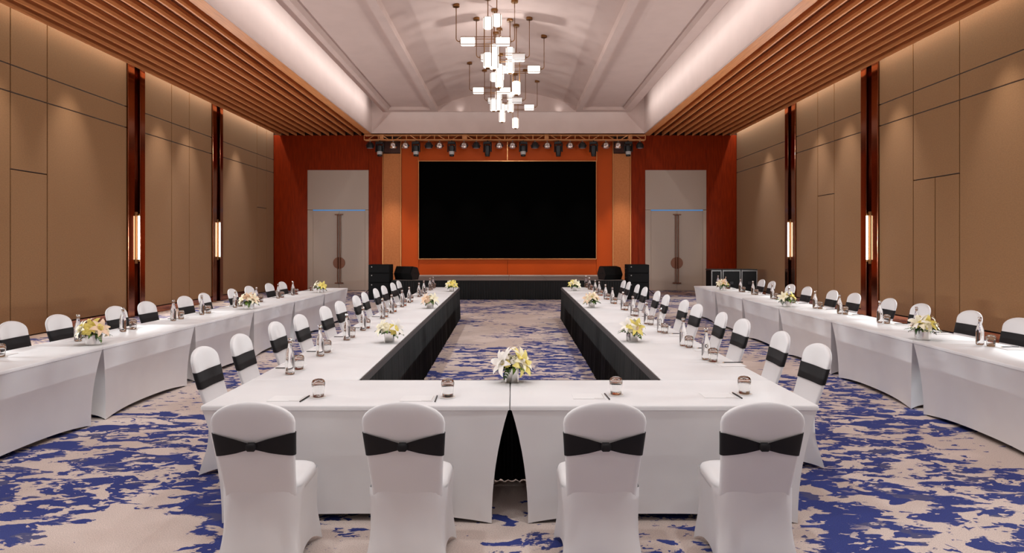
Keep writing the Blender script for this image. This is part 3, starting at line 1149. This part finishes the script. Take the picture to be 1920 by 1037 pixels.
ch = Stamp(chair)
gC = 'white covered banquet chairs with black sashes'
ZC = .93
for k, (x, lab) in enumerate(((-1.324, 'leftmost of the four in the front row'), (-.545, 'second from left in the front row'),
                              (.465, 'third from left in the front row'), (1.278, 'rightmost of the four in the front row'))):
    ch('white chair with knotted black sash, ' + lab, (x, 3.68, 0), (.03, -.02, .02, -.02)[k], gC)
tops = {
    'la': [(380, 650), (449, 626), (516, 603), (561, 589.3), (608, 574), (635.5, 564.3), (667, 553.8), (682.8, 547.4),
           (704.2, 540.5), (719, 535.3), (735.8, 529.9), (747, 526)],
    'ra': [(1537.8, 645), (1465.4, 620.7), (1394.5, 597.8), (1354, 584.8), (1309, 570), (1284.4, 562), (1249.7, 552.2),
           (1232.9, 545.3), (1209.7, 537.8), (1195.3, 533), (1179, 528), (1169.8, 525.6)],
    'lo': [(22, 602), (107, 589.5), (214, 574), (272, 565), (344, 555), (382, 549), (435, 541), (466, 536), (503.5, 531), (528, 528)],
    'ro': [(1912.4, 596), (1821.6, 582), (1728.6, 568.9), (1667.8, 559), (1602.9, 549.1), (1561.8, 543.8), (1514.3, 537.2),
           (1483.7, 532.8), (1447.8, 526.8), (1428.7, 523.7)],
}
for key, lst in tops.items():
    rz = -PI / 2 if rows_def[key]['side'] < 0 else PI / 2
    rnd = random.Random(key)
    for k, (px, py) in enumerate(lst):
        x, y = P(px, py, ZC)
        x = x + (.345 if rz < 0 else -.345)
        lab = 'white chair with flat black sash, %s from camera along %s' % (ORD[k], rows_def[key]['nm'])
        ch(lab, (x, y, 0), rz + rnd.uniform(-.05, .05), gC)


# ------------------------------------------------------------------ table settings
def bottle():
    t = thing('water_bottle', '', 'bottle')
    prof = [(.004, .004), (.028, .001), (.0345, .006), (.0355, .02), (.0355, .12), (.034, .145), (.027, .175), (.0185, .20),
            (.0145, .222), (.013, .245), (.0145, .247), (.0145, .256), (.011, .257)]
    MB().lathe(prof, 20).build('bottle_body', M['bottle'], t, 60)
    MB().lathe([(.0155, .252), (.0165, .254), (.0165, .270), (.014, .274)], 14).build('cap', M['par'], t, 50)
    return t


def tumbler():
    t = thing('water_glass', '', 'drinking glass')
    outer = [(.032, .0), (.0345, .002), (.037, .03), (.0405, .06), (.0425, .082), (.041, .095), (.035, .106), (.024, .112), (.002, .113)]
    inner = [(.002, .096), (.022, .095), (.033, .089), (.0385, .078), (.0375, .06), (.0345, .03), (.032, .0)]
    MB().lathe(outer + inner, 22, cap=False).build('glass_body', M['tumbler'], t, 60)
    return t


def coaster():
    t = thing('coaster', '', 'coaster')
    MB().lathe([(.052, 0), (.055, .001), (.055, .002), (.052, .003)], 24).build('paper_disc', M['paper'], t)
    MB().lathe([(.044, .0031), (.044, .0036), (.041, .0036), (.041, .0031)], 24, cap=False).build('printed_ring', M['peach'], t)
    return t


def notepad():
    t = thing('notepad', '', 'notepad')
    MB().bbox(-.105, .105, -.074, .074, 0, .0025, .0005).build('paper_block', M['paper'], t)
    MB().box(-.095, -.03, .058, .064, .0025, .0028).build('printed_line', M['print'], t)
    MB().box(-.0955, -.0925, -.066, .05, .0025, .0028).build('printed_margin', M['print'], t)
    return t


def pencil():
    t = thing('pencil', '', 'pencil')
    MB().tube([(-.088, 0, .0042), (.072, 0, .0042)], .0042, 6).build('shaft', M['pencil'], t)
    MB().tube([(.072, 0, .0042), (.086, 0, .0042)], [.0042, .0012], 6).build('tip', M['pencil_wood'], t)
    return t


bt, tb, co, npd, pc = Stamp(bottle), Stamp(tumbler), Stamp(coaster), Stamp(notepad), Stamp(pencil)
ZQ = ZT + .0015
GR = dict(b='water bottles on the tables', g='upturned water glasses', c='paper coasters', n='notepads', p='black pencils')


def setting(where, bx, by, side, with_bottle=True):
    """side -1: guest sits at the left (-x) edge, +1: at the right edge"""
    if with_bottle:
        bt('water bottle with silver cap, ' + where, (bx, by, ZQ), (by * 7) % 3, GR['b'])
    gx, gy = (bx + .005, by + .19) if side < 0 else (bx + .025, by - .115)
    co('round white paper coaster, ' + where, (gx, gy, ZQ - .001), 0, GR['c'])
    tb('upturned clear water glass, ' + where, (gx, gy, ZQ + .003), 0, GR['g'])
    py = by + .235 if side < 0 else by - .155
    px = bx - .105 if side < 0 else bx + .135
    ny = py + .095 if side < 0 else py - .095
    if side > 0:
        px, ny = max(px, gx + .15), ny
    nx = bx - .10 if side < 0 else bx + .13
    npd('white notepad, ' + where, (nx, ny, ZQ - .001), 0, GR['n'])
    pc('black pencil, ' + where, (px, py, ZQ), .02 if side < 0 else PI + .02, GR['p'])


bott = {
    'la': [(548.7, 702), (600, 668), (655, 638.2), (685, 620), (716, 598), (737, 587.8), (757, 576), (770.5, 568),
           (786.8, 557), (796.6, 551.5), (806.7, 544.6), (814.9, 541.2)],
    'ra': [(1316.6, 674.7), (1275.9, 649), (1232.5, 623), (1209.5, 607.7), (1181.4, 592), (1164.8, 581), (1145.6, 569),
           (1133.5, 561.2), (1120, 554), (1110.4, 549.5), (1100.7, 543), (1094.3, 539.2)],
    'lo': [(127.3, 640), (217, 622), (308.7, 601.8), (365, 590.4), (428, 577), (464, 568.5), (511, 559.7), (536.7, 553.8)],
    'ro': [(1857.4, 646.8), (1740, 620.5), (1666.5, 605.2), (1593.7, 588.5), (1544.4, 578.3), (1493, 567.5), (1459, 560.5),
           (1421.7, 552.5), (1397.4, 547.3), (1368, 541.2), (1350, 538)],
}
for key, lst in bott.items():
    r = rows_def[key]
    for k, (px, py) in enumerate(lst):
        x, y = P(px, py, ZT)
        lim = r['w'] - .24
        x = rowx(key, y, lim + (.02 if key in ('la', 'ra') else -.02))
        setting('%s place from camera on %s' % (ORD[k + (key == 'lo')], r['nm']), x, y, r['side'])
# the outer left row: half a setting at the frame edge and one at the far end
setting('first place from camera on outer left table row', rowx('lo', 5.6, .52), 5.6, -1)
setting('place without bottle at far end of outer left table row', rowx('lo', 14.2, .53), 14.2, -1, False)

# four places of the front tables
for k, (gx, gy) in enumerate(((597, 744.8), (839.5, 744.8), (1155, 740.6), (1395.5, 739))):
    x, y = P(gx, gy, ZT)
    where = '%s place from the left on the front tables' % ORD[k]
    co('round white paper coaster, ' + where, (x, y, ZQ - .001), 0, GR['c'])
    tb('upturned clear water glass, ' + where, (x, y, ZQ + .003), 0, GR['g'])
    npd('white notepad, ' + where, (x - .185, y - .045, ZQ - .001), PI, GR['n'])
    pc('black pencil, ' + where, (x - .068, y - .055, ZQ), PI / 2 + (-.06, .03, .05, .04)[k], GR['p'])


# ------------------------------------------------------------------ flower arrangements
def petal(mb, L, W, curl, az, tilt, base=Vector((0, 0, 0)), n=5):
    vs = []
    for i in range(n + 1):
        t = i / n
        wd = W * math.sin(PI * min(1, (t * .92 + .06))) ** .8
        r = L * t
        el = tilt - curl * t * t
        x, z = r * math.cos(el), r * math.sin(el)
        for s, dz in ((-1, .12), (0, 0), (1, .12)):
            vs.append((x, s * wd, z + dz * wd))
    fs = []
    for i in range(n):
        for j in range(2):
            a = i * 3 + j
            fs.append((a, a + 1, a + 4, a + 3))
    st = len(mb.v)
    mb.add(vs, fs)
    mb.xf(Matrix.Translation(base) @ Matrix.Rotation(az, 4, 'Z'), st)


def lily_mesh(m, nm='lily'):
    mb = MB()
    for k in range(6):
        petal(mb, .086 if k % 2 else .080, .019 if k % 2 else .015, .55, k * PI / 3, .85, n=6)
    for k in range(5):
        a = k * 1.26
        mb.tube([(0, 0, .01), (math.cos(a) * .011, math.sin(a) * .011, .045)], .0009, 4)
    return mb.mesh(nm, m, True)


def rose_mesh(m):
    mb = MB()
    for layer, (r, h, n, ti) in enumerate(((.010, .026, 4, 1.45), (.018, .030, 5, 1.25), (.026, .030, 6, 1.0))):
        for k in range(n):
            petal(mb, h * 1.35, .019 + .004 * layer, 1.1, k * 2 * PI / n + layer * .5, ti, Vector((0, 0, .004)))
    mb.lathe([(.008, 0), (.013, .008), (.014, .022), (.009, .032), (.002, .034)], 10)
    return mb.mesh('rose', m, True)


def pom_mesh(m):
    mb = MB()
    mb.lathe([(.002, 0), (.010, .002), (.014, .008), (.012, .014), (.004, .016)], 8)
    for k in range(11):
        petal(mb, .021, .0065, .6, k * 2 * PI / 11, .45, Vector((0, 0, .008)), 3)
    return mb.mesh('pompon', m, True)


def eye_mesh():
    return MB().lathe([(.0035, .0155), (.003, .0175), (.001, .018)], 8).mesh('flower_eye', M['flower_eye'], True)


def leaf_mesh(m, L, W, curl):
    mb = MB()
    petal(mb, L, W, curl, 0, .5)
    return mb.mesh('leaf', m, True)


def spray_mesh(m):
    mb = MB()
    mb.tube([(0, 0, 0), (.05, 0, .012), (.10, 0, .0)], .0016, 4)
    for k in range(4):
        for s in (-1, 1):
            st = len(mb.v)
            petal(mb, .034 - .004 * k, .008, .5, s * .8, .25, Vector((0, 0, 0)), 3)
            mb.xf(Matrix.Translation((.03 + .022 * k, 0, .01 - .003 * k)), st)
    petal(mb, .03, .008, .5, 0, .1, Vector((.10, 0, 0)), 3)
    return mb.mesh('leaf_spray', m, True)


FM = dict(lily={c: lily_mesh(M[c]) for c in ('cream', 'yellow', 'white', 'peach')},
          rose={c: rose_mesh(M[c]) for c in ('cream', 'white', 'peach', 'yellow')},
          pom={c: pom_mesh(M[c]) for c in ('cream', 'yellow', 'white')},
          eye=eye_mesh(),
          leaf=[leaf_mesh(M['leaf'], .10, .019, .8), leaf_mesh(M['leafdark'], .085, .022, 1.1), leaf_mesh(M['leaf'], .07, .015, .4)],
          spray=[spray_mesh(M['leafdark']), spray_mesh(M['leaf'])])


def vase_mesh(kind):
    mb = MB()
    if kind == 'cube':
        o, i, h = .048, .044, .10
        rings = []
        for hw, z in ((o - .003, 0), (o, .004), (o, h), (i, h), (i, .02)):
            c = .008
            rings.append([(hw - c, -hw, z), (hw, -hw + c, z), (hw, hw - c, z), (hw - c, hw, z),
                          (-hw + c, hw, z), (-hw, hw - c, z), (-hw, -hw + c, z), (-hw + c, -hw, z)])
        mb.loft(rings, True)
    else:
        mb.lathe([(.070, 0), (.074, .004), (.076, .098), (.073, .1), (.071, .096), (.069, .02)], 28)
    return mb.mesh('vase', M['silver'], 40)


VM = {'cube': vase_mesh('cube'), 'round': vase_mesh('round')}


def put(name, me, parent, loc, az, el, sc=1.0):
    """flower whose axis points to azimuth az, elevation el"""
    o = link(name, me, parent, loc)
    d = Vector((math.cos(az) * math.cos(el), math.sin(az) * math.cos(el), math.sin(el)))
    o.rotation_euler = d.to_track_quat('Z', 'Y').to_euler()
    o.scale = (sc, sc, sc)
    return o


FR = -PI / 2   # towards the camera


def bouquet(label, x, y, kind, seed, lilies, roses, poms, rz=0.0):
    t = thing('flower_arrangement', label, 'flowers', (x, y, ZQ), rz, 'flower arrangements on the tables')
    rnd = random.Random(seed)
    link('vase', VM[kind], t)
    R = .046 if kind == 'cube' else .066      # mouth of the vase
    D = .078 if kind == 'cube' else .092      # dome of blossoms
    zb = .10
    for k in range(12):
        az = k * 2 * PI / 12 + rnd.uniform(-.2, .2)
        o = link('leaf', FM['leaf'][k % 3], t, (math.cos(az) * R * .7, math.sin(az) * R * .7, zb + .004))
        o.rotation_euler = (rnd.uniform(-.5, .5), -rnd.uniform(-.25, .5), az)
        o.scale = [rnd.uniform(.8, 1.1)] * 3
    for k in range(6):
        az = k * 2 * PI / 6 + rnd.uniform(-.3, .3)
        o = link('leaf_spray', FM['spray'][k % 2], t, (math.cos(az) * R * .8, math.sin(az) * R * .8, zb + .012))
        o.rotation_euler = (rnd.uniform(-.4, .4), rnd.uniform(.0, .7), az)
    # blossoms spread over a dome
    items = []
    nr = len(roses)
    for k, c in enumerate(roses):
        items.append(('rose', c))
    for k in range(poms):
        items.append(('pompon', ('cream', 'yellow', 'white')[k % 3]))
    rnd.shuffle(items)
    n = len(items)
    for k, (kd, c) in enumerate(items):
        h = 1 - (k + .5) / n * .88                      # sine of the elevation
        el = math.asin(max(0, h))
        az = k * 2.39996 + seed
        q = (math.cos(az) * math.cos(el) * D, math.sin(az) * math.cos(el) * D, zb + .012 + h * D * .72)
        if kd == 'rose':
            put('rose', FM['rose'][c], t, q, az, el * .85 + .1, rnd.uniform(1.2, 1.45))
        else:
            o = put('pompon', FM['pom'][c], t, q, az, el * .9, rnd.uniform(1.15, 1.45))
            link('flower_eye', FM['eye'], o)
    for c, az, el, rr, h in lilies:
        df = (FR - az + PI) % (2 * PI) - PI
        az += .42 * df
        r2 = D * rr * math.cos(el)
        put('lily', FM['lily'][c], t, (math.cos(az) * r2, math.sin(az) * r2, zb + .015 + D * .8 * math.sin(el)), az, el, 1.35)
    # green core that carries the blossoms
    mb = MB()
    for k in range(40):
        az, el = rnd.uniform(0, 2 * PI), rnd.uniform(.1, 1.4)
        petal(mb, .045, .014, .5, az + rnd.uniform(-.8, .8), el * .8,
              Vector((math.cos(az) * math.cos(el) * D * .62, math.sin(az) * math.cos(el) * D * .62, zb - .01 + D * .55 * math.sin(el))), 3)
    tag(mb.build('foliage', M['leaf'], t, True), kind='stuff')
    return t


bq = [
    ('lily bouquet in a silver cube vase at the front where the two tables meet', 959.8, 718.5, 'cube', 3,
     [('white', PI + .15, .35, 1.0, .05), ('yellow', -.1, .25, .9, .04), ('cream', .3, .55, .8, .06), ('yellow', 1.0, .8, .7, .07),
      ('white', PI - .6, .8, .6, .06)], ['white', 'cream', 'white', 'cream', 'cream'], 12),
    ('cream rose bouquet in a silver cube vase nearest on the left inner table arm', 728.6, 643.7, 'cube', 5,
     [('white', .1, .4, 1.0, .05), ('cream', PI - .3, .5, .9, .05)], ['white', 'cream', 'yellow', 'white', 'cream'], 7),
    ('peach flower bouquet second from the camera on the left inner table arm', 805.5, 578.7, 'cube', 7,
     [('peach', PI, .4, .9, .04), ('cream', .2, .5, .9, .05)], ['peach', 'peach', 'cream', 'peach', 'cream'], 8),
    ('pale yellow bouquet at the stage end of the left inner table arm', 846.3, 547, 'cube', 9,
     [('cream', PI, .5, .9, .05), ('yellow', 0, .5, .9, .05), ('yellow', FR, .7, .7, .05)], ['cream', 'yellow', 'cream', 'white'], 6),
    ('lily bouquet in a silver vase nearest on the right inner table arm', 1187, 641.7, 'cube', 15,
     [('white', PI - .4, .7, .8, .06), ('cream', .4, .8, .8, .06), ('yellow', FR, .45, .9, .04), ('white', 1.2, .9, .5, .07)],
     ['cream', 'white', 'peach', 'cream', 'cream'], 6),
    ('loose pinkish lily bouquet second from the camera on the right inner table arm', 1110.4, 577.5, 'cube', 17,
     [('peach', PI, .4, 1.0, .05), ('peach', .4, .7, .8, .06), ('cream', FR, .8, .6, .06)], ['peach', 'cream', 'cream'], 5),
    ('pale yellow lily bouquet at the stage end of the right inner table arm', 1077, 545.7, 'cube', 19,
     [('yellow', PI - .3, .6, .9, .05), ('cream', 0, .3, 1.0, .04), ('cream', FR, .8, .5, .06)], ['white', 'cream', 'yellow'], 4),
    ('cream lily bouquet in a low silver vase nearest on the outer left table row', 166.7, 648.0, 'round', 23,
     [('cream', PI, .45, 1.0, .04), ('peach', 0, .5, .95, .04), ('yellow', FR, .8, .6, .05), ('cream', 2.3, .8, .7, .05)],
     ['cream', 'yellow', 'cream', 'yellow', 'white', 'cream'], 9),
    ('peach lily bouquet in a low silver vase midway along the outer left table row', 463.5, 580.2, 'round', 29,
     [('peach', FR - .3, .8, .5, .06), ('cream', 0, .4, 1.0, .04), ('cream', PI, .4, 1.0, .04), ('peach', .7, .6, .9, .05)],
     ['cream', 'peach', 'cream'], 5),
    ('pale yellow bouquet in a silver vase at the outer left row far end', 598.6, 549.0, 'round', 31,
     [('yellow', 0, .4, 1.0, .04), ('cream', PI, .5, .9, .04)], ['cream', 'yellow', 'yellow', 'cream', 'yellow'], 7),
    ('cream lily bouquet in a low silver vase nearest on the outer right table row', 1738.6, 638.6, 'round', 37,
     [('cream', PI, .75, 1.0, .05), ('white', 2.4, .8, .9, .05), ('cream', 0, .4, 1.0, .04), ('yellow', FR, .7, .6, .04)],
     ['peach', 'peach', 'cream', 'cream', 'white', 'cream'], 7),
    ('leafy yellow-green bouquet in a low silver vase midway along the outer right row', 1479, 575.6, 'round', 41,
     [('yellow', .3, .6, .8, .05), ('cream', PI, .5, .9, .05)], ['peach', 'yellow', 'cream'], 5),
    ('small pink and yellow bouquet in a low vase at the outer right row far end', 1357.5, 544.8, 'round', 43,
     [('cream', PI, .5, .9, .04), ('peach', FR, .7, .5, .05)], ['peach', 'yellow', 'cream', 'peach'], 8),
]
for i, (lab, px, py, kind, seed, li, ro, po) in enumerate(bq):
    x, y = P(px, py, ZT)
    y += .05 if kind == 'cube' else .075
    bouquet(lab, x, y, kind, seed, li, ro, po, rz=(.0 if i == 0 else random.Random(seed).uniform(-.25, .25)))
